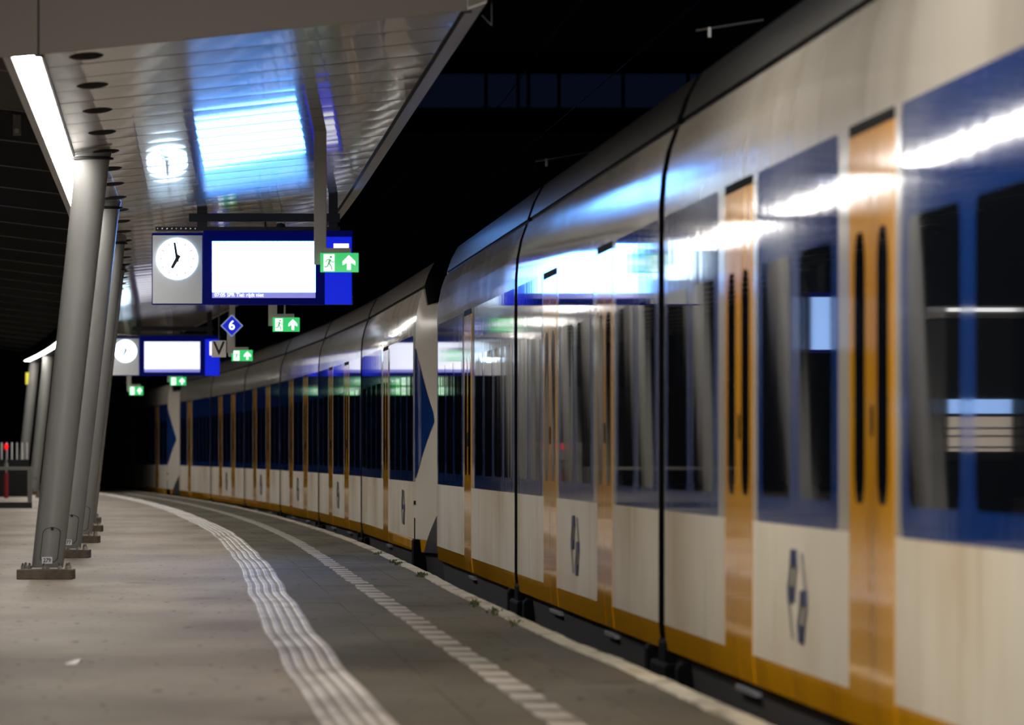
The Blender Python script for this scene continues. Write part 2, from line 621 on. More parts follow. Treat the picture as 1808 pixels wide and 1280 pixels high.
PL = 1.72
y = Y0C
while y < Y1C - .1:
    a, b = y + .04, y + PL - .04
    mb = MB()
    nx, ny = 8, 6
    tlt = random.uniform(-.0008, .0008)
    tl2 = random.uniform(-.0008, .0008)
    for j in range(ny + 1):
        t = j / ny
        Y = a + (b - a) * t
        sag = -.0009 * 4 * t * (1 - t)
        for i in range(nx + 1):
            u = i / nx
            off = -3.215 + (cedge(Y) - .035 + 3.215) * u
            mb.v.append((edge_x(Y) + off, Y, zc(off) + sag + tlt * (t - .5) * PL + tl2 * (u - .5) * 2.8))
    for j in range(ny):
        for i in range(nx):
            q = j * (nx + 1) + i
            mb.f.append([q, q + 1, q + nx + 2, q + nx + 1])
            mb.m.append(0)
    # turned-up lips at both cross joints
    for j, s in ((0, 1), (ny, -1)):
        base = len(mb.v)
        for i in range(nx + 1):
            q = mb.v[j * (nx + 1) + i]
            mb.v.append((q[0], q[1], q[2] + .03))
        for i in range(nx):
            mb.f.append([j * (nx + 1) + i, j * (nx + 1) + i + 1, base + i + 1, base + i])
            mb.m.append(0)
    mb.build('ceiling_panel', M['ceil'], ceiling, smooth=True, autosmooth=30)
    y += PL

# black shadow joint and grey edge trim towards the track
sj = MB()
sweep(sj, yr(Y0C, Y1C, 3), [-.05, .0], [.04, .04])
for i, v in enumerate(sj.v):
    Y = v[1]
    o = cedge(Y) + (-.04 if i % 2 == 0 else .02)
    sj.v[i] = (edge_x(Y) + o, Y, zc(cedge(Y)) + .02)
sj.build('shadow_joint', M['seam'], ceiling)
tr = MB()
yst = yr(Y0C - .03, Y1C, 2.5)
for Y in yst:
    for o, z in ((.0, -.004), (.13, .045), (.15, .11), (.15, .5), (.0, .5)):
        tr.v.append((edge_x(Y) + cedge(Y) + o, Y, zc(cedge(Y)) + z))
for i in range(len(yst) - 1):
    for k in range(4):
        q = i * 5 + k
        tr.f.append([q, q + 1, q + 6, q + 5]); tr.m.append(0)
tr.f.append([0, 1, 2, 3, 4]); tr.m.append(0)
tr.build('edge_trim', M['trim'], ceiling)

# end fascia of the canopy facing the camera, three sheets with open joints
def fpx(x):
    return (x - 904.0) / F * (Y0C - .05)
for x0, x1 in ((-330, 66), (70, 823.5), (826.5, 868)):
    mb = MB()
    X0, X1 = fpx(x0), fpx(x1)
    n = 8
    e = edge_x(Y0C)
    for k in range(n + 1):
        X = X0 + (X1 - X0) * k / n
        off = X - e
        zb = zc(max(off, -3.4)) - .005 if off < cedge(48) + .01 else zc(cedge(48)) + .02 + (off - cedge(48)) * .35
        for Y, z in ((Y0C - .05, zb), (Y0C - .05, 5.0), (Y0C - .012, 5.0), (Y0C - .012, zb)):
            mb.v.append((X, Y, z))
    for k in range(n):
        for q in range(4):
            a, b2 = k * 4 + q, k * 4 + (q + 1) % 4
            mb.f.append([a, b2, b2 + 4, a + 4]); mb.m.append(0)
    mb.f.append([0, 1, 2, 3]); mb.m.append(0)
    mb.f.append([n * 4 + q for q in range(4)]); mb.m.append(0)
    mb.build('fascia_sheet', M['fascia'], ceiling)

for xj in (68, 825):
    mb = MB(); mb.box(fpx(xj) - .03, fpx(xj) + .03, Y0C - .012, Y0C - .004, zc(fpx(xj) - edge_x(Y0C)) - .02, 5.0)
    mb.build('joint_backing', M['seam'], ceiling)

# dark underside on the other side of the light line
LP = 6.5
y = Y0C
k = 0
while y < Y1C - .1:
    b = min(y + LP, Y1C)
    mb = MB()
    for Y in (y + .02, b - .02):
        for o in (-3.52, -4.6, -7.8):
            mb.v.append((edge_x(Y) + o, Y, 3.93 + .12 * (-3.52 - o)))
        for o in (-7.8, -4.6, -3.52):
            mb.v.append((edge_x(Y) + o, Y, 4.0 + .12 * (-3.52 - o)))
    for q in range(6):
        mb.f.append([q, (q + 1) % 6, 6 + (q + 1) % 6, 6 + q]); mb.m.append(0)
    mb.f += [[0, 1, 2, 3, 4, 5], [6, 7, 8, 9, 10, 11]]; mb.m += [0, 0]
    mb.build('dark_ceiling_panel', M['litceil'] if k < 2 else M['darkceil'], ceiling)  # one ceiling: first bays coloured as lit, the rest as unlit
    if k > 0:
        fl = MB()
        for o in (-3.52, -7.8):
            z = 3.93 + .12 * (-3.52 - o)
            for dy, dz in ((-.03, -.012), (.03, -.012), (.03, .02), (-.03, .02)):
                fl.v.append((edge_x(y) + o, y + dy, z + dz))
        for q in range(4):
            fl.f.append([q, (q + 1) % 4, 4 + (q + 1) % 4, 4 + q]); fl.m.append(0)
        fl.build('joint_profile', M['flange'], ceiling)
    k += 1
    y += LP

# dark lens-shaped caps in the ceiling beside the light line
cap = MB()
cap.lathe([(0.001, -.003), (.10, -.003), (.116, .004), (.116, .02)], 24)
cap.v = [(x, y_ * 3.6, z) for x, y_, z in cap.v]
cap = cap.build('ceiling_cap', M['disc'], ceiling, smooth=True)
for k in range(34):
    Y = 48.75 + 3.86 * k
    o = cap if k == 0 else link(cap.copy(), ceiling)
    off = -2.945
    o.location = (edge_x(Y) + off, Y, zc(off) - .004)
    o.rotation_euler = (0, -math.atan(.103), 0)

sw = MB()
q0, q1, q2 = at(868, -12, 48.2), at(868, 45, 48.2), at(851, 27, 48.2)
sw.tube(q0, q1, .003, n=6); sw.tube(q1, q2, .003, n=6)
sw.build('stay_wire', M['flange'], ceiling)

# bracket with two bolts under the dark ceiling
bk = empty('ceiling_bracket', at(30, 215, 62.0))
mb = MB(); mb.bevbox(-.034, .034, -.01, .01, -.115, .115, .006)
mb.box(-.02, .02, 0.0, .01, .1, .2)
mb.build('bracket_plate', M['steel'], bk)
for z in (-.075, .075):
    mb = MB(); mb.tube((0, -.03, z), (0, -.008, z), .022, .026, 8)
    mb.build('bolt', M['chrome'], bk)
tag(bk, 'small grey bracket with two bright bolts under the dark ceiling', 'bracket')

# ---- linear lights
def luminaire(ya, yb, first):
    e = empty('linear_light', (edge_x(ya) - 3.3325, ya, 3.70))
    d = edge_x(yb) - edge_x(ya)
    e.rotation_euler = (0, 0, math.atan2(-d, yb - ya))
    L = math.hypot(d, yb - ya)
    mb = MB()
    mb.box(-.09, .09, 0.0, L, -.012, .005)
    mb.build('diffuser', M['light'], e)
    hb = MB()
    for x0, x1 in ((-.15, -.092), (.092, .112)):
        hb.box(x0, x1, 0, L, -.02 if x0 < 0 else -.004, .06)
    hb.box(-.15, .112, 0, L, .05, .075)
    hb.build('housing', M['housing'], e)
    if first == 0:
        tag(e, 'bright white linear light running from the end fascia to the column numbered 279', 'light')
    elif first == 1:
        tag(e, 'white linear light in the canopy between the columns numbered 279 and 277', 'light')
    elif first == 11:
        tag(e, 'last white linear light of the canopy, ending at the column with the yellow marker', 'light')
    else:
        tag(e, 'white linear light in the canopy beyond column 277, before the last one', 'light', 'linear lights beyond column 277')
yy = [Y0C] + [64.3 + 13 * k for k in range(11)] + [206.9]
for k, (a, b) in enumerate(zip(yy, yy[1:])):
    luminaire(a, b - .005, k)


# ---------------------------------------------------------------- columns
col = empty('platform_column', (0, 0, 0))
LEAN = .41
ZT = 3.70
def cax(z):
    return LEAN * (z / ZT)
sh = MB()
prof = []
n = 28
zs = [0.1, 1.2, 2.4, 3.55, 3.66, 3.74]
rs = [.138, .141, .144, .147, .150, .165]
for z, r in zip(zs, rs):
    for k in range(n):
        a = 2 * math.pi * k / n
        sh.v.append((cax(z) + r * math.cos(a), r * math.sin(a), z))
for i in range(len(zs) - 1):
    for k in range(n):
        sh.f.append([i * n + k, i * n + (k + 1) % n, (i + 1) * n + (k + 1) % n, (i + 1) * n + k]); sh.m.append(0)
sh.build('shaft', M['steel'], col, smooth=True)
cl = MB()
cl.lathe([(.15, .0), (.185, .004), (.185, .02), (.15, .03)], 28, c=(cax(3.66), 0, 3.66))
cl.build('collar', M['seam'], col, smooth=True, autosmooth=40)
bp = MB(); bp.bevbox(-.243, .243, -.243, .243, .0, .088, .006)
bp.build('base_plate', M['plate'], col)
nut = MB()
nut.tube((0, 0, .086), (0, 0, .118), .021, n=6)
nut.tube((0, 0, .116), (0, 0, .142), .014, .008, n=8)
for k, (x, yv) in enumerate(((-.19, -.19), (-.14, -.05), (-.005, -.2), (.13, -.19), (.19, -.12), (-.19, .19), (.19, .19), (0, .2))):
    if k == 0:
        nut = nut.build('nut', M['chrome'], col); o = nut
    else:
        o = link(nut.copy(), col)
    o.location = (x, yv, 0)
# access hatch: a stadium-shaped seam on the camera side, with its lock
def hatch_pt(u, w, r=.1435):
    """point on the shaft front: u sideways from the middle, w up"""
    return (cax(w) + u, -math.sqrt(max(1e-6, r * r - u * u)), w)
ht = MB()
cu, hw, z0h, z1h = .012, .079, .135, .405
path = []
for k in range(13):
    a = math.pi * k / 12
    path.append((cu + hw * math.cos(a), z1h - .0 + hw * math.sin(a) * .62))
for k in range(13):
    a = math.pi + math.pi * k / 12
    path.append((cu + hw * math.cos(a), z0h + .055 + hw * math.sin(a) * .62))
# outline band
for r0, sc_ in ((.1465, 1.0), (.1465, .93)):
    for u, w in path:
        cu0, wz = cu, (z0h + z1h) / 2 + .03
        ht.v.append(hatch_pt(cu0 + (u - cu0) * sc_, wz + (w - wz) * (1 - (1 - sc_) * .45), r0))
m_ = len(path)
for k in range(m_):
    ht.f.append([k, (k + 1) % m_, m_ + (k + 1) % m_, m_ + k]); ht.m.append(0)
ht = ht.build('hatch_seam', M['seam'], col)
lk = MB(); lk.bevbox(-.013, .013, -.006, .006, -.013, .013, .003)
lk = lk.build('hatch_lock', M['seam'], col)
hp = hatch_pt(cu + .002, .443, .148)
lk.location = hp
npz = MB(); npz.bevbox(-.046, .046, -.004, .004, -.029, .029, .002)
npl = npz.build('number_plate', M['white'], col)
npl.location = hatch_pt(.0, .165, .152)

cols = []
for k in range(12):
    Y = 64.3 + 13.0 * k
    c = col if k == 0 else copy_tree(col)
    off = -3.47 if k < 10 else -3.5
    c.location = (edge_x(Y) + off, Y, 0)
    cols.append(c)
    num = {0: '279', 1: '277'}.get(k)
    if k == 0:
        tag(c, 'leaning grey steel column with a bolted plate and the number 279', 'column')
    elif k == 1:
        tag(c, 'leaning grey steel column numbered 277, next behind the column numbered 279', 'column')
    else:
        tag(c, 'leaning grey steel column further along the row, beyond number 277', 'column', 'columns beyond number 277')
for c, num in ((cols[0], '279'), (cols[1], '277')):
    npo = [q for q in c.children if q.name.startswith('number_plate')][0]
    text_mesh('digits', num, .05, M['ink'], npo, (0, -.0055, 0), 'CENTER', .0008, .001, .92)
for c in cols[2:]:
    for q in [q for q in c.children if q.name.startswith('number_plate')]:
        bpy.data.objects.remove(q)
# yellow marker on the column where the light line ends
ym = MB(); ym.bevbox(-.05, .05, -.02, .02, -.17, .17, .005)
ym = ym.build('yellow_marker', M['yellow'], cols[11])
ym.location = (cax(3.2) - .155, -.06, 3.2)
ym['label'] = 'yellow marker plate'


# ---------------------------------------------------------------- the platform displays
def poly_circle(cx, cz, r, n=48):
    return [(cx + r * math.cos(2 * math.pi * k / n), cz + r * math.sin(2 * math.pi * k / n)) for k in range(n)]


def display(name, Y, x_left, y_bottom, k, label, hours, minutes, msg, rows):
    """k = metres per pixel of the nearest display; local x to the right, z up, front at y = 0"""
    o = at(x_left, y_bottom, Y)
    e = empty(name, o)
    s = k
    def X(px): return (px - 268) * s
    def Z(py): return (538 - py) * s
    b = MB(); b.bevbox(X(359), X(622), .012, .17, Z(538), Z(407), .006)
    b.build('housing', M['navy'], e)
    b = MB(); b.bevbox(X(268), X(358.2), .006, .17, Z(538), Z(411), .004)
    b.build('clock_housing', M['navy'], e)
    b = MB(); b.bevbox(X(269.6), X(357), -.004, .02, Z(536), Z(415.5), .002)
    cp = b.build('clock_panel', M['clockp'], e)
    cx, cz, r = X(312.8), Z(457), 36.5 * s
    b = MB(); b.prism(poly_circle(cx, cz, r), -.016, -.002)
    cf = b.build('clock_face', M['face'], e)
    for h in range(12):
        a = math.pi / 2 - 2 * math.pi * h / 12
        d = Vector((math.cos(a), math.sin(a)))
        q = Vector((-d.y, d.x))
        b = MB()
        p0, p1 = Vector((cx, cz)) + d * r * .72, Vector((cx, cz)) + d * r * .85
        b.prism([tuple(p0 - q * .008), tuple(p1 - q * .008), tuple(p1 + q * .008), tuple(p0 + q * .008)], -.0185, -.0165)
        b.build('hour_mark', M['tick'], cf)
    for nm, ang, l0, l1, w, yy in (('hour_hand', (hours + minutes / 60) / 12, -.20, .52, .022, -.021), ('minute_hand', minutes / 60, -.15, .80, .016, -.024)):
        a = math.pi / 2 - 2 * math.pi * ang
        d = Vector((math.cos(a), math.sin(a)))
        q = Vector((-d.y, d.x))
        p0, p1 = Vector((cx, cz)) + d * r * l0, Vector((cx, cz)) + d * r * l1
        b = MB()
        b.prism([tuple(p0 - q * w), tuple(p1 - q * w * .7), tuple(p1 + q * w * .7), tuple(p0 + q * w)], yy - .002, yy)
        b.build(nm, M['hand'], cf)
    b = MB(); b.prism(poly_circle(cx, cz, .016, 16), -.028, -.016)
    b.build('hand_hub', M['hand'], cf)
    b = MB(); b.prism([(X(374.5), Z(516)), (X(557), Z(516)), (X(557), Z(426)), (X(374.5), Z(426))], .002, .014)
    b.build('screen', M['screen'] if msg else M['screen2'], e)
    b = MB(); b.prism([(X(374.5), Z(526)), (X(557), Z(526)), (X(557), Z(516.2)), (X(374.5), Z(516.2))], .002, .014)
    tk = b.build('ticker_line', M['ticker'], e)
    if msg:
        text_mesh('ticker_text', msg, 9.6 * s, M['lit'], tk, (X(378.5), .0005, Z(521)), 'LEFT', .001, .0003, .92)['kind'] = 'stuff'
    b = MB(); b.prism([(X(573.5), Z(537.5)), (X(621), Z(537.5)), (X(621), Z(418)), (X(573.5), Z(418))], -.004, .012)
    bl = b.build('blue_panel', M['blue'], e)
    for py0, py1 in rows:
        b = MB(); b.prism([(X(589), Z(py1)), (X(616), Z(py1)), (X(616), Z(py0)), (X(589), Z(py0))], -.008, -.0045)
        b.build('white_field', M['lit'], bl)
    # rail with bolt heads on top
    b = MB(); b.box(X(274), X(600), .05, .12, Z(407), Z(400))
    b.build('top_rail', M['bracket'], e)
    for q in range(9):
        b = MB(); b.tube((X(278 + q * 8.3), .035, Z(403.3)), (X(278 + q * 8.3), .052, Z(403.3)), .009, n=6)
        b.build('bolt', M['chrome'], e)
    b = MB(); b.lathe([(.001, .05), (.03, .045), (.05, .025), (.052, 0)], 14, c=(X(495), .08, Z(401)))
    b.build('antenna_dome', M['seam'], e, smooth=True)
    b = MB(); b.tube((X(468), .08, Z(401)), (X(468), .08, Z(391)), .012)
    b.build('antenna_rod', M['seam'], e)
    # hanger: two posts and a cross beam, up to the ceiling
    ztop = zc(-1.6) - o.z + .02
    off = o.x - edge_x(Y)
    for px0, px1 in ((347.5, 365), (580, 596)):
        xm = (X(px0) + X(px1)) / 2
        b = MB(); b.bevbox(X(px0), X(px1), .045, .125, Z(404), zc(off + xm) - o.z + .02, .004)
        b.build('hanger_post', M['bracket'], e)
    b = MB(); b.bevbox(X(333), X(600), .03, .14, Z(391), Z(376.5), .006)
    b.build('cross_beam', M['bracket'], e)
    tag(e, label, 'display')
    return e


YS = 81.3
display('platform_display', YS, 268, 538, YS / F, 'large hanging display with a clock and the line about the Tiel train', 6, 58.5,
        '07:05 SPR Tiel: rijdt niet', ((430, 442), (449, 477)))
Y2 = 151.0
display('platform_display', Y2, 197.5, 663.5, YS / F, 'blurred display with a clock beyond the V plate, half behind the columns', 6, 58.5, None, ((426, 470),))


# ---------------------------------------------------------------- exit signs
def exit_sign(Y, x0, x1, y0, y1, label, rod=False, post=True):
    p = at(x0, y1, Y)
    e = empty('exit_sign', p)
    w = (x1 - x0) / F * Y
    h = (y1 - y0) / F * Y
    b = MB(); b.bevbox(0, w, .004, .05, 0, h, .004)
    b.build('sign_box', M['green'], e)
    # white field with the running figure
    b = MB(); b.prism([(w * .09, h * .06), (w * .37, h * .06), (w * .37, h * .93), (w * .09, h * .93)], 0, .006)
    fld = b.build('door_field', M['gwhite'], e)
    def fig(u, v):
        return (w * (.09 + .28 * u), h * (.06 + .87 * v))
    g = MB()
    cx_, cz_ = fig(.66, .84)
    g.prism([(cx_ + .011 * math.cos(q * .628), cz_ + .011 * math.sin(q * .628)) for q in range(10)], -.003, -.0005)
    def limb(a, b_, t):
        a, b_ = Vector(fig(*a)), Vector(fig(*b_))
        d = (b_ - a).normalized(); q = Vector((-d.y, d.x)) * t
        g.prism([tuple(a - q), tuple(b_ - q), tuple(b_ + q), tuple(a + q)], -.003, -.0005)
    limb((.60, .72), (.48, .44), .009)
    limb((.58, .70), (.28, .66), .004); limb((.28, .66), (.16, .50), .004)
    limb((.60, .68), (.80, .52), .004); limb((.80, .52), (.98, .56), .004)
    limb((.48, .46), (.70, .30), .0055); limb((.70, .30), (.78, .06), .005)
    limb((.46, .46), (.34, .26), .0055); limb((.34, .26), (.05, .24), .005)
    g.build('running_figure', M['gdark'], fld)
    ax, a0, a1 = w * .75, h * .12, h * .88
    b = MB()
    b.prism([(ax - w * .05, a0), (ax + w * .05, a0), (ax + w * .05, h * .5), (ax + w * .165, h * .36), (ax + w * .165, h * .56), (ax, a1),
             (ax - w * .165, h * .56), (ax - w * .165, h * .36), (ax - w * .05, h * .5)], 0, .006)
    b.build('arrow', M['gwhite'], e)
    b = MB(); b.bevbox(w * .04, w * .80, .012, .045, h, h * 1.26, .003)
    b.build('mount_box', M['trim'], e)
    off = p.x - edge_x(Y)
    zt = zc(min(off, -.5)) - p.z + .02
    b = MB()
    if post:
        b.bevbox(-w * .17, w * .155, .055, .12, h * .40, zt, .004)
    if rod:
        b.tube((w * .45, .03, h * 1.2), (w * .45, .03, zt), .012)
    b.build('post', M['trim'], e)
    tag(e, label, 'exit sign')
    return e


exit_sign(64.5, 565.5, 633, 446.5, 480.5, 'green running-figure exit sign hanging beside the large Tiel train display')
exit_sign(92.0, 481.5, 529, 560.5, 585.5, 'green exit sign hanging next beyond the large display, right of the diamond 6', rod=True)
exit_sign(116.0, 409, 446, 618, 637.5, 'green exit sign on the post under the blue diamond with the 6')
exit_sign(153.0, 300, 328.5, 665.5, 680.5, 'small blurred green exit sign just under the far display')
exit_sign(177.0, 228, 252.5, 682.5, 697.5, 'small blurred green exit sign below the far clock, lowest in the row')

# diamond with the platform number
Yd = 113.5
pd = at(409.3, 575, Yd)
e = empty('platform_number_sign', pd)
h = 20 / F * Yd
def diamond(r): return [(0, -r), (r, 0), (0, r), (-r, 0)]
b = MB(); b.prism(diamond(h), 0, .03); b.build('rim', M['diamw'], e)
b = MB(); b.prism(diamond(h * .86), -.004, .001); b.build('blue_field', M['diam'], e)
text_mesh('digit', '6', .20, M['lit'], e, (0, -.0055, 0), 'CENTER', .001, .003)
b = MB()
zt = zc(-1.2) - pd.z
b.tube((-.05, .06, -.1), (-.05, .06, zt), .01); b.build('hanger_rod', M['bracket'], e)
b = MB(); b.bevbox(-.075, .02, .032, .09, -.42, .02, .004); b.build('post', M['trim'], e)
tag(e, 'blue diamond sign with a pale rim and the number 6', 'sign')

# letter V plate
Yv = 112.0
pv = at(386.5, 616, Yv)
e = empty('letter_sign', pv)
r = 13.5 / F * Yv
b = MB(); b.bevbox(-r * .95, r * .95, 0, .03, -r * 1.1, r * 1.1, .008); b.build('plate', M['vgrey'], e)
text_mesh('letter', 'V', .29, M['black'], e, (0, -.0015, 0), 'CENTER', .001, .003)
b = MB(); b.tube((0, .045, -r * .6), (0, .045, zc(-1.5) - pv.z), .012); b.build('hanger_rod', M['bracket'], e)
tag(e, 'grey square plate with a black letter V beside the diamond', 'sign')


# ---------------------------------------------------------------- trains
WALL = .45
TZ = 1.095      # car heights about eye level
def wall_pt(Y):
    return Vector((edge_x(Y) + WALL, Y, 0))

def wall_Y(x):
    """where the sight line of photo column x meets the train wall"""
    lo, hi = 15.0, 330.0
    for _ in range(60):
        m_ = (lo + hi) / 2
        if 904 + F * (edge_x(m_) + WALL) / m_ > x:
            lo = m_
        else:
            hi = m_
    return (lo + hi) / 2


PROF = [(.16, -.66, 'u'), (.10, -.30, 'u'), (.06, .06, 'u'), (.014, .068, 'y'), (.0, .20, 'l'), (.0, .80, 'w'), (.0, 1.90, 'w'), (.0, 2.2, 'w'),
        (.001, 2.40, 'w'), (.014, 2.56, 'w'), (.045, 2.70, 'w'), (.092, 2.82, 'g'), (.12, 2.825, 'g'), (.12, 2.852, 'g'), (.104, 2.857, 'r'),
        (.15, 2.98, 'r'), (.22, 3.10, 'r'), (.34, 3.17, 'r'), (1.42, 3.22, 'r'),
        (2.5, 3.17, 'r'), (2.69, 2.98, 'r'), (2.74, 2.82, 'w'), (2.84, 1.9, 'w'), (2.84, .20, 'y'), (2.82, .06, 'u'), (2.7, -.66, 'u')]
BMATS = [M['under'], M['ty'], M['tl'], M['tw'], M['rubber'], M['roof'], M['nosew']]
MI = {'u': 0, 'y': 1, 'l': 2, 'w': 3, 'g': 4, 'r': 5, 'n': 6}


def wall_n(z):
    for (n0, z0, _), (n1, z1, _) in zip(PROF[3:], PROF[4:]):
        if z0 <= z <= z1:
            return n0 + (n1 - n0) * (z - z0) / max(1e-6, z1 - z0)
    return 0.0


def surf_panel(mb, a0, a1, z0, z1, r, out, depth=.02, inset=None, mi=0):
    """rounded panel lying on the car side; out = how far it stands proud"""
    zs = []
    nc = 5 if r > 0 else 0
    for k in range(nc):
        zs.append(z0 + r * (1 - math.cos(math.pi / 2 * k / nc)))
    zs.append(z0 + r)
    for q in (.2, .8, 1.0, 1.5, 1.9, 2.2, 2.34):
        if z0 + r < q < z1 - r:
            zs.append(q)
    zs.append(z1 - r)
    for k in range(nc - 1, -1, -1):
        zs.append(z1 - r * (1 - math.cos(math.pi / 2 * k / nc)))
    zs = sorted(set(round(z, 5) for z in zs))
    base = len(mb.v)
    for z in zs:
        d = 0.0
        if r > 0:
            t = None
            if z < z0 + r: t = (z0 + r - z) / r
            if z > z1 - r: t = (z - (z1 - r)) / r
            if t is not None:
                d = r * (1 - math.sqrt(max(0, 1 - t * t)))
        n_ = wall_n(z)
        for a, nn in ((a0 + d, n_ + depth), (a0 + d, n_ - out), (a1 - d, n_ - out), (a1 - d, n_ + depth)):
            mb.v.append((nn, a, z))
    for i in range(len(zs) - 1):
        for k in range(3):
            q = base + i * 4 + k
            mb.f.append([q, q + 1, q + 5, q + 4]); mb.m.append(mi)
    mb.f.append([base, base + 1, base + 2, base + 3]); mb.m.append(mi)
    q = base + (len(zs) - 1) * 4
    mb.f.append([q, q + 1, q + 2, q + 3]); mb.m.append(mi)


def nose_inset(t):
    return .25 * t + .40 * t ** 3


def nose_z(z, t):
    """height of a profile point on the nose: the roof drops to a flat dome"""
    if z < 2.0 or t <= 0:
        return z
    dome = 2.0 + (min(z, 2.82) - 2.0) * .78 + max(0.0, z - 2.82) * .12 - .20 * max(0.0, t - .25) ** 2
    k = min(1.0, t / .1)
    return z + (dome - z) * k


def car(unit, Yn, Yf, doors, segs, nose=None, logo=None, detail=True):
    """one car body from Yn to Yf; doors/segs as (Ynear, Yfar) pairs on the wall"""
    p0, p1 = wall_pt(Yn), wall_pt(Yf)
    d = (p1 - p0)
    L = d.length
    rz = math.atan2(-d.x, d.y)
    st = [(0.0, 0.0, 0.0), (L, 0.0, 0.0)]
    NL = 3.6
    NT = 10
    if nose == 'near':
        st = [(NL * (1 - math.sin(math.pi / 2 * k / NT)) if False else NL * (1 - k / NT), nose_inset(k / NT), k / NT) for k in range(NT, -1, -1)] + [(L, 0, 0)]
    if nose == 'far':
        st = [(0, 0, 0)] + [(L - NL * (1 - k / NT), nose_inset(k / NT), k / NT) for k in range(NT + 1)]
    if nose == 'far_short':
        st = [(0, 0, 0)] + [(L - 1.2 * (1 - k / 5), .6 * (k / 5) ** 2, k / 5) for k in range(6)]
    mb = MB()
    npf = len(PROF)
    for a, ins, t in st:
        for n_, z, _ in PROF:
            c = 1.42
            zz = nose_z(z, t)
            nn = n_ + ins if n_ < c else n_ - ins
            if n_ == 1.42:
                nn = c
            mb.v.append((nn, a, zz))
    for i in range(len(st) - 1):
        tm = (st[i][2] + st[i + 1][2]) / 2
        for k in range(npf - 1):
            q = i * npf + k
            mb.f.append([q, q + 1, q + npf + 1, q + npf])
            ms_ = PROF[k][2] if PROF[k][2] != 'u' or k != 2 else 'u'
            if tm > 0:
                if ms_ in ('l', 'w', 'g'): ms_ = 'n'
                if ms_ == 'r' and tm > .1: ms_ = 'n'
                if ms_ == 'y' and tm > .35: ms_ = 'u'
            mb.m.append(MI[ms_])
    for e_ in (0, len(st) - 1):
        mb.f.append([e_ * npf + k for k in range(npf)])
        mb.m.append(MI['g'])
    body = mb.build('car_body', BMATS, unit, smooth=True, autosmooth=28)
    body.location = p0 - unit.location + Vector((0, 0, CH * (1 - TZ)))
    body.scale = (1, 1, TZ)
    body.rotation_euler = (0, 0, rz)

    def A(Y):
        return (Y - Yn) / (Yf - Yn) * L
    for s0, s1 in segs:
        a0, a1 = A(s0), A(s1)
        b = MB(); surf_panel(b, a0, a1, .80, 2.34, .07, .0015)
        b.build('blue_band', M['tb'], body, smooth=True, autosmooth=30)
        ls = a1 - a0
        nw = max(1, int(round((ls - .1) / 2.0)))
        mar, gap = .29, .50
        ww = (ls - 2 * mar - (nw - 1) * gap) / nw
        for k in range(nw):
            w0 = a0 + mar + k * (ww + gap)
            b = MB(); surf_panel(b, w0, w0 + ww, .912, 1.93, .10, .003)
            b.build('window', M['glass'], body, smooth=True, autosmooth=30)
    for s0, s1 in doors:
        a0, a1 = A(s0), A(s1)
        am = (a0 + a1) / 2
        for l0, l1 in ((a0, am - .012), (am + .012, a1)):
            b = MB(); surf_panel(b, l0, l1, .07, 2.30, .0, .002)
            b.build('door_leaf', M['ty'], body, smooth=True, autosmooth=30)
            lm = (l0 + l1) / 2
            b = MB(); surf_panel(b, lm - .23, lm + .23, .91, 1.93, .15, .0035)
            b.build('door_window', M['glass'], body, smooth=True, autosmooth=30)
        b = MB(); surf_panel(b, a0, a1, 2.302, 2.345, .0, .003)
        b.build('door_seal', M['rubber'], body)
        if detail:
            b = MB(); surf_panel(b, am - .012, am + .012, .07, 2.30, .0, .001)
            b.build('door_seam', M['rubber'], body)
            b = MB(); surf_panel(b, am - .10, am - .02, 1.16, 1.28, .035, .008)
            b.build('door_button', M['rubber'], body)
            b = MB(); b.bevbox(.03, .08, a0 + .25, a1 - .25, .0, .03, .006)
            b.build('door_step', M['step'], body)
    if logo:
        a = A(logo)
        emblem(body, a, .51, .38)
    if nose in ('near', 'far'):
        nose_mark(body, L, nose, NL)
    return body


def emblem(body, a, zc_, hgt):
    """two interlocked arrow shapes, seen from the platform"""
    # the drawing runs u to the near side of the train, v up
    H2 = hgt / 2
    def poly(name, pts):
        mb = MB()
        n = len(pts)
        vs = [(-.012, a - u * 1.0, zc_ + v * H2) for u, v in pts] + [(.002, a - u * 1.0, zc_ + v * H2) for u, v in pts]
        mb.add(vs, [tuple(range(n)), tuple(range(2 * n - 1, n - 1, -1))] + [(k, (k + 1) % n, n + (k + 1) % n, n + k) for k in range(n)])
        mb.build(name, M['logo'] if name in ('emblem_bar', 'emblem_block') else M['logoline'], body)
    for s in (1, -1):
        # filled bar and block, joined by thin outlines
        poly('emblem_bar', [(s * -.30, s * 1.0), (s * -.10, s * 1.0), (s * -.05, s * .62), (s * -.36, s * .62)])
        poly('emblem_block', [(s * -.48, s * .18), (s * -.16, s * .18), (s * -.20, s * -.14), (s * -.46, s * -.16)])
        poly('emblem_side', [(s * -.36, s * .62), (s * -.31, s * .62), (s * -.42, s * .18), (s * -.48, s * .18)])
        poly('emblem_link', [(s * -.09, s * .62), (s * -.05, s * .62), (s * -.16, s * .18), (s * -.21, s * .18)])
        poly('emblem_tail', [(s * .22, s * .95), (s * .26, s * .95), (s * .46, s * .16), (s * .41, s * .16)])


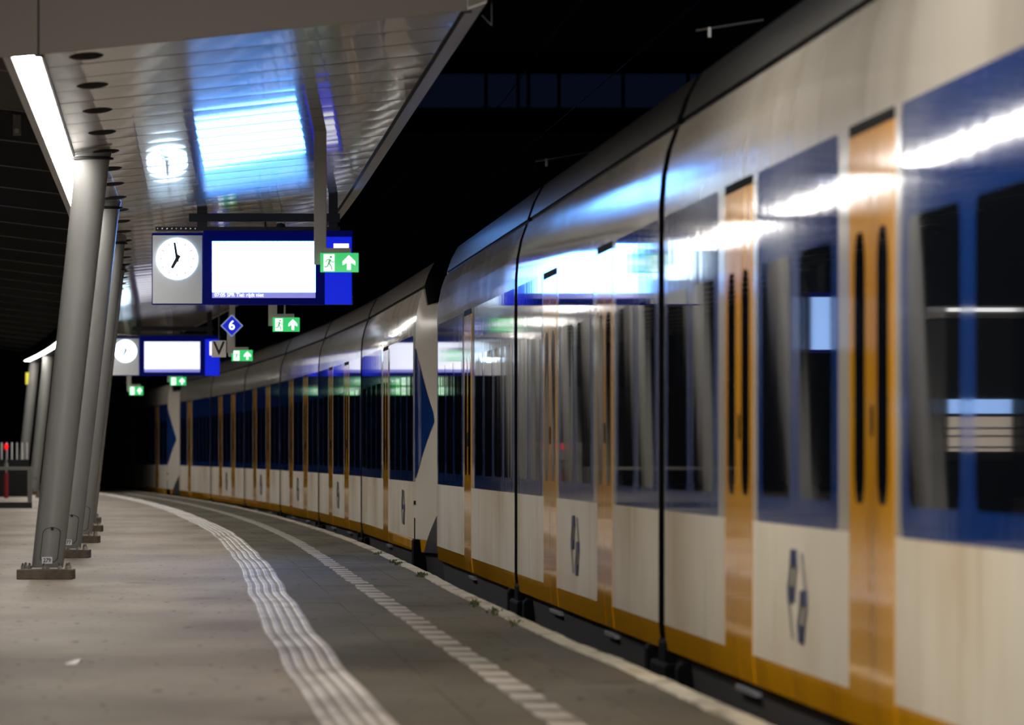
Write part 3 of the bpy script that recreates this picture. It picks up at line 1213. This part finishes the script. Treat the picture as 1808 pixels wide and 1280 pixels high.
def nose_mark(body, L, nose, NL):
    """blue arrow field on the side of the nose, yellow corner and black handles"""
    mb = MB()
    rows = 15
    zlo, zhi, zap = .84, 2.2, 1.45
    cols_ = 8
    for i in range(rows):
        z = zlo + (zhi - zlo) * i / (rows - 1)
        f = (z - zlo) / (zap - zlo) if z < zap else (zhi - z) / (zhi - zap)
        t1 = .03 + .45 * f
        for j in range(cols_):
            t = -.02 + (t1 + .02) * j / (cols_ - 1)
            tt = max(t, 0)
            zz = nose_z(z, tt)
            # follow the faceted body between its stations
            q = tt * 10; q0 = int(q); q1 = min(10, q0 + 1)
            ins = nose_inset(q0 / 10) + (nose_inset(q1 / 10) - nose_inset(q0 / 10)) * (q - q0)
            a = NL * (1 - t) if nose == 'near' else L - NL * (1 - t)
            mb.v.append((wall_n(z) + ins - .006, a, zz))
    for i in range(rows - 1):
        for j in range(cols_ - 1):
            q = i * cols_ + j
            mb.f.append([q, q + 1, q + cols_ + 1, q + cols_]); mb.m.append(0)
    mb.build('blue_arrow_field', M['tb'], body, smooth=True)
    # dark lower corner of the nose, cut on the slant
    mb = MB()
    for i in range(7):
        z = .07 + .55 * i / 6
        for j in range(7):
            t0 = .22 + .40 * i / 6
            t = t0 + (.97 - t0) * j / 6
            q = t * 10; q0 = int(q); q1 = min(10, q0 + 1)
            ins = nose_inset(q0 / 10) + (nose_inset(q1 / 10) - nose_inset(q0 / 10)) * (q - q0)
            mb.v.append((wall_n(z) + ins - .006, NL * (1 - t) if nose == 'near' else L - NL * (1 - t), z))
    for i in range(6):
        for j in range(6):
            q = i * 7 + j
            mb.f.append([q, q + 1, q + 8, q + 7]); mb.m.append(0)
    mb.build('dark_nose_corner', M['under'], body, smooth=True)
    for z0, z1 in ((.18, .42), (.56, .60)):
        b = MB()
        a = NL + .12 if nose == 'near' else L - NL - .12
        surf_panel(b, a - .05 if z0 < .5 else a - .16, a + .05 if z0 < .5 else a + .16, z0, z1, 0, .01)
        b.build('hand_grip', M['rubber'], body)
    b = MB()
    a = NL - .2 if nose == 'near' else L - NL + .2
    b.bevbox(-.04, .14, a - .28, a + .28, -.55, .20, .02)
    b.build('foot_step', M['rubber'], body)


def bellows(unit, Ya, Yb):
    """folded rubber gangway between two cars"""
    p0, p1 = wall_pt(Ya), wall_pt(Yb)
    d = p1 - p0
    L = d.length
    mb = MB()
    n = 10
    pr = [(.12, -.3), (.12, .3), (.12, 1.9), (.145, 2.34), (.2, 2.78), (.25, 2.9), (.34, 3.08), (.5, 3.14), (1.42, 3.16), (2.4, 3.14), (2.7, 2.8), (2.72, -.3)]
    for i in range(n + 1):
        fold = .03 if i % 2 else .0
        for x, z in pr:
            mb.v.append((x + (fold if x < 1.42 else -fold), L * i / n, z))
    for i in range(n):
        for k in range(len(pr) - 1):
            q = i * len(pr) + k
            mb.f.append([q, q + 1, q + len(pr) + 1, q + len(pr)]); mb.m.append(0)
    o = mb.build('bellows', M['rubber'], unit)
    o.location = p0 - unit.location + Vector((0, 0, CH * (1 - TZ)))
    o.scale = (1, 1, TZ)
    o.rotation_euler = (0, 0, math.atan2(-d.x, d.y))
    b = MB(); b.bevbox(-.02, .3, -.35, L + .5, -.16, .0, .02); b.bevbox(.0, .3, -.05, L + .05, -.02, .12, .02)
    b.bevbox(-.01, .2, L + .85, L + 1.15, -.3, .07, .03)
    b.bevbox(-.01, .2, -1.3, -1.0, -.35, .03, .03)
    g = b.build('coupling_gear', M['rubber'], o)


GAP = .50
W = wall_Y
# --- nearest trainset
u1 = empty('trainset', wall_pt(24.0))
jA, jB, jN = W(1168), W(911), W(770.5)
car(u1, 5.0, 23.2, [(8, 9.7), (16.6, 18.3)], [(5.4, 7.6), (10.0, 16.2), (18.6, 22.9)])
bellows(u1, 23.2, 23.2 + GAP)
car(u1, 23.2 + GAP, jA - GAP / 2, [(W(1580), W(1500)), (W(1329), W(1281))],
    [(23.2 + GAP + .15, W(1592)), (W(1480), W(1338)), (W(1268), jA - GAP / 2 - .05)], logo=W(1410))
bellows(u1, jA - GAP / 2, jA + GAP / 2)
car(u1, jA + GAP / 2, jB - GAP / 2, [(W(1081), W(1055)), (W(983), W(960))],
    [(jA + GAP / 2 + .05, W(1088)), (W(1047), W(987)), (W(957), jB - GAP / 2 - .05)], logo=W(1017))
bellows(u1, jB - GAP / 2, jB + GAP / 2)
car(u1, jB + GAP / 2, jN + 1.0, [(W(832), W(820))], [(jB + GAP / 2 + .05, W(838)), (W(817), W(773.5))], nose='far_short')
tag(u1, 'nearest white, blue and yellow trainset, its blue windows mirroring the bright display', 'train')

# --- second trainset, nose towards the camera
u2 = empty('trainset', wall_pt(77.4))
js = [W(638), W(562.5), W(494.5), W(431.5), W(372)]
n0 = W(735.5) - 3.6
car(u2, n0, js[0] - GAP / 2, [(W(689), W(680))], [(W(732), W(692)), (W(677), js[0] - GAP / 2 - .05)], nose='near', logo=W(716))
for k in range(4):
    a, b = js[k] + GAP / 2, js[k + 1] - GAP / 2
    bellows(u2, js[k] - GAP / 2, a)
    Lc = b - a
    d1, d2 = a + Lc * .305, a + Lc * .69
    car(u2, a, b, [(d1 - .85, d1 + .85), (d2 - .85, d2 + .85)], [(a + .05, d1 - 1.15), (d1 + 1.15, d2 - 1.15), (d2 + 1.15, b - .05)], logo=(d1 + d2) / 2)
bellows(u2, js[4] - GAP / 2, js[4] + GAP / 2)
ye = W(316)
a = js[4] + GAP / 2
car(u2, a, ye + .8, [(W(338), W(333))], [(a + .05, W(341)), (W(331), ye - 1)], nose='far_short')
tag(u2, 'second trainset, its white nose with blue arrow field behind the nearest trainset', 'train')

# --- third trainset in the dark
u3 = empty('trainset', wall_pt(W(296)))
n3 = W(297) - 3.6
ys3 = n3 + 19.5
car(u3, n3, ys3, [(n3 + 9, n3 + 10.7)], [(n3 + 3.8, n3 + 8.6), (n3 + 11, ys3 - .05)], nose='near', detail=False)
for k in range(3):
    a = ys3 + GAP
    bellows(u3, ys3, a)
    b = a + 16.5
    d1, d2 = a + 5, a + 11.4
    car(u3, a, b, [(d1 - .85, d1 + .85), (d2 - .85, d2 + .85)], [(a + .05, d1 - 1.15), (d1 + 1.15, d2 - 1.15), (d2 + 1.15, b - .05)], detail=False)
    ys3 = b
tag(u3, 'farthest trainset standing in the dark, its pale nose beyond the second train', 'train')


# ---------------------------------------------------------------- left background: railing, fence, lamp
Yr_ = 147.0
g = at(56, 897, Yr_)
e = empty('stair_railing', (g.x, Yr_, 0))
s = Yr_ / F
b = MB(); b.bevbox(-3.0, 0.0, 0, .12, 0, .12, .006); b.build('plinth', M['concrete'], e)
b = MB(); b.bevbox(-.085, .0, .0, .10, .10, .76, .006); b.build('end_post', M['flange'], e)
b = MB(); b.bevbox(-3.0, .0, .0, .10, .76, .83, .006); b.build('top_rail', M['flange'], e)
b = MB(); b.bevbox(-3.0, -2.92, .0, .10, .10, .76, .006); b.build('end_post', M['flange'], e)
tag(e, 'low grey stair railing with a thick plinth beside the leaning columns', 'railing')

Yf_ = 186.0
g = at(48, 810, Yf_)
e = empty('bar_fence', (g.x, Yf_, 0))
sp = 9.0 / F * Yf_
for k in range(10):
    b = MB(); b.tube((-k * sp, 0, 0.93), (-k * sp, 0, 1.37), .02, n=8); b.build('bar', M['pale'], e)
b = MB(); b.bevbox(-10 * sp, .05, -.04, .04, .0, .94, .008); b.build('base_wall', M['nightwall'], e)
tag(e, 'fence of slim white upright bars on a dark base beyond the stair railing', 'fence')

Yl = 180.0
g = at(11, 870, Yl)
e = empty('signal_post', (g.x, Yl, 0))
b = MB(); b.tube((0, 0, 0), (0, 0, .62), .055, n=12); b.build('red_pipe', M['redp'], e)
b = MB(); b.tube((0, 0, .62), (0, 0, 1.18), .022, n=10); b.tube((0, 0, .74), (0, 0, .86), .05, n=10); b.build('stem', M['steel'], e)
b = MB(); b.lathe([(.001, 1.16), (.04, 1.2), (.052, 1.26), (.04, 1.32), (.001, 1.34)], 14); b.build('red_lamp', M['red'], e, smooth=True)
tag(e, 'short post with a glowing red lamp beside the bar fence', 'signal')

# lit kiosk and hanging screen on the far side of the columns (the train windows mirror them)
e = empty('kiosk', (-8.85, 92.0, 0))
b = MB(); b.bevbox(-.46, .46, .05, 1.2, .0, 1.0, .01); b.build('counter', M['bridgebeam'], e)
b = MB(); b.bevbox(-.46, .46, .25, 1.2, 1.0, 2.8, .01); b.build('back_box', M['nightwall'], e)
b = MB(); b.bevbox(-.5, .5, .0, 1.25, 2.8, 2.96, .01); b.build('roof', M['flange'], e)
b = MB(); b.box(-.46, .46, -.012, .0, 2.88, 2.93); b.build('light_line', M['lit'], e)
b = MB(); b.box(-.40, .40, .22, .25, 1.60, 1.78); b.build('blue_sign', M['sky'], e)
b = MB(); b.box(-.40, .40, .22, .25, 1.12, 1.56); b.build('display_back', M['beige'], e)
for z in (1.16, 1.30, 1.40):
    b = MB(); b.bevbox(-.40, .40, .1, .22, z, z + .03, .004); b.build('shelf', M['pale'], e)
tag(e, 'dark kiosk with a blue lit sign, mirrored in the nearest train window', 'kiosk')
e = empty('info_screen', (-6.8, 92.0, 2.4))
b = MB(); b.bevbox(-.17, .17, .0, .08, -.04, .72, .006); b.build('housing', M['navy'], e)
b = MB(); b.box(-.13, .13, -.006, .0, .0, .66); b.build('screen', M['sky'], e)
b = MB(); b.tube((0, .04, .7), (0, .04, 1.70), .02, n=10); b.build('hanger_rod', M['bracket'], e)
tag(e, 'narrow hanging screen with a pale blue picture, mirrored in the train', 'screen')

# dark hall wall far behind the platform on the left
b = MB(); b.box(-30, edge_x(255) - 3.0, 255, 255.4, 0, 3.4)
for k in range(6):
    b.box(-29.5 + k * 2.2, -29.3 + k * 2.2, 254.9, 255.1, 0, 3.4)
tag(b.build('wall_back', M['nightwall']), kind='structure')

# ---------------------------------------------------------------- overhead line and footbridge
Yb = 235.0
z0, z1 = at(0, 190, Yb).z, at(0, 131, Yb).z
e = empty('footbridge', (0, Yb, z0))
def bx(px): return (px - 904.0) / F * Yb
b = MB(); b.box(bx(560), bx(1290), 0, .1, 0, z1 - z0); b.build('glazing', M['bridge'], e)
for px in (858, 915, 933, 987, 700, 1100, 1215):
    b = MB(); b.box(bx(px) - .06, bx(px) + .06, -.08, 0, -.1, z1 - z0 + .1); b.build('mullion', M['bridgebeam'], e)
for zz in (-.7, z1 - z0):
    b = MB(); b.box(bx(500), bx(1400), -.15, 3.0, zz, zz + .7); b.build('girder', M['bridgebeam'], e)
for px in (500, 1380):
    b = MB(); b.box(bx(px), bx(px) + .5, .5, 2.5, -z0, -.7); b.build('bridge_pier', M['bridgebeam'], e)
tag(e, 'dark glazed footbridge crossing above the tracks in the night', 'bridge')

def cantilever(Y, p, q, drop):
    P0, P1 = at(*p, Y), at(*q, Y)
    base = Vector((edge_x(Y) + 5.2, Y, -.88))
    e = empty('catenary_mast', base)
    b = MB(); b.tube((0, 0, 0), (0, 0, P1.z + 1.2 - base.z), .09, .075, 12); b.build('mast', M['bridgebeam'], e)
    b = MB(); b.tube(P0 - base, P1 - base, .008, n=8); b.build('steady_arm', M['catenary'], e)
    b = MB(); b.tube(P1 - base, Vector((0, 0, P1.z + .5 - base.z)), .02, n=8); b.build('bracket_tube', M['bridgebeam'], e)
    c = P0.lerp(P1, .2) - base
    b = MB(); b.bevbox(c.x - .012, c.x + .012, -.012, .012, c.z - drop, c.z + .01, .003); b.build('wire_clamp', M['catenary'], e)
    return e
tag(cantilever(62.0, (945, 285), (1046, 268), .06), 'overhead line mast with a thin pale arm above the nearest train joint', 'mast')
tag(cantilever(48.0, (1229, 54), (1348, 35), .06), 'overhead line mast with a thin pale arm above the roof, closer in', 'mast')
for zz, oo, nm in ((4.55, 1.65, 'contact'), (5.3, 1.65, 'carrier')):
    b = MB()
    pts = [Vector((edge_x(Y) + oo, Y, zz + (.0 if nm == 'contact' else .25 * abs(math.sin(math.pi * (Y - 5) / 43))))) for Y in yr(5, 260, 4)]
    for p, q in zip(pts, pts[1:]):
        b.tube(p, q, .006, n=5, caps=False)
    tag(b.build('overhead_wire', M['bridgebeam']), 'thin dark overhead %s wire strung above the trains' % nm, 'wire')
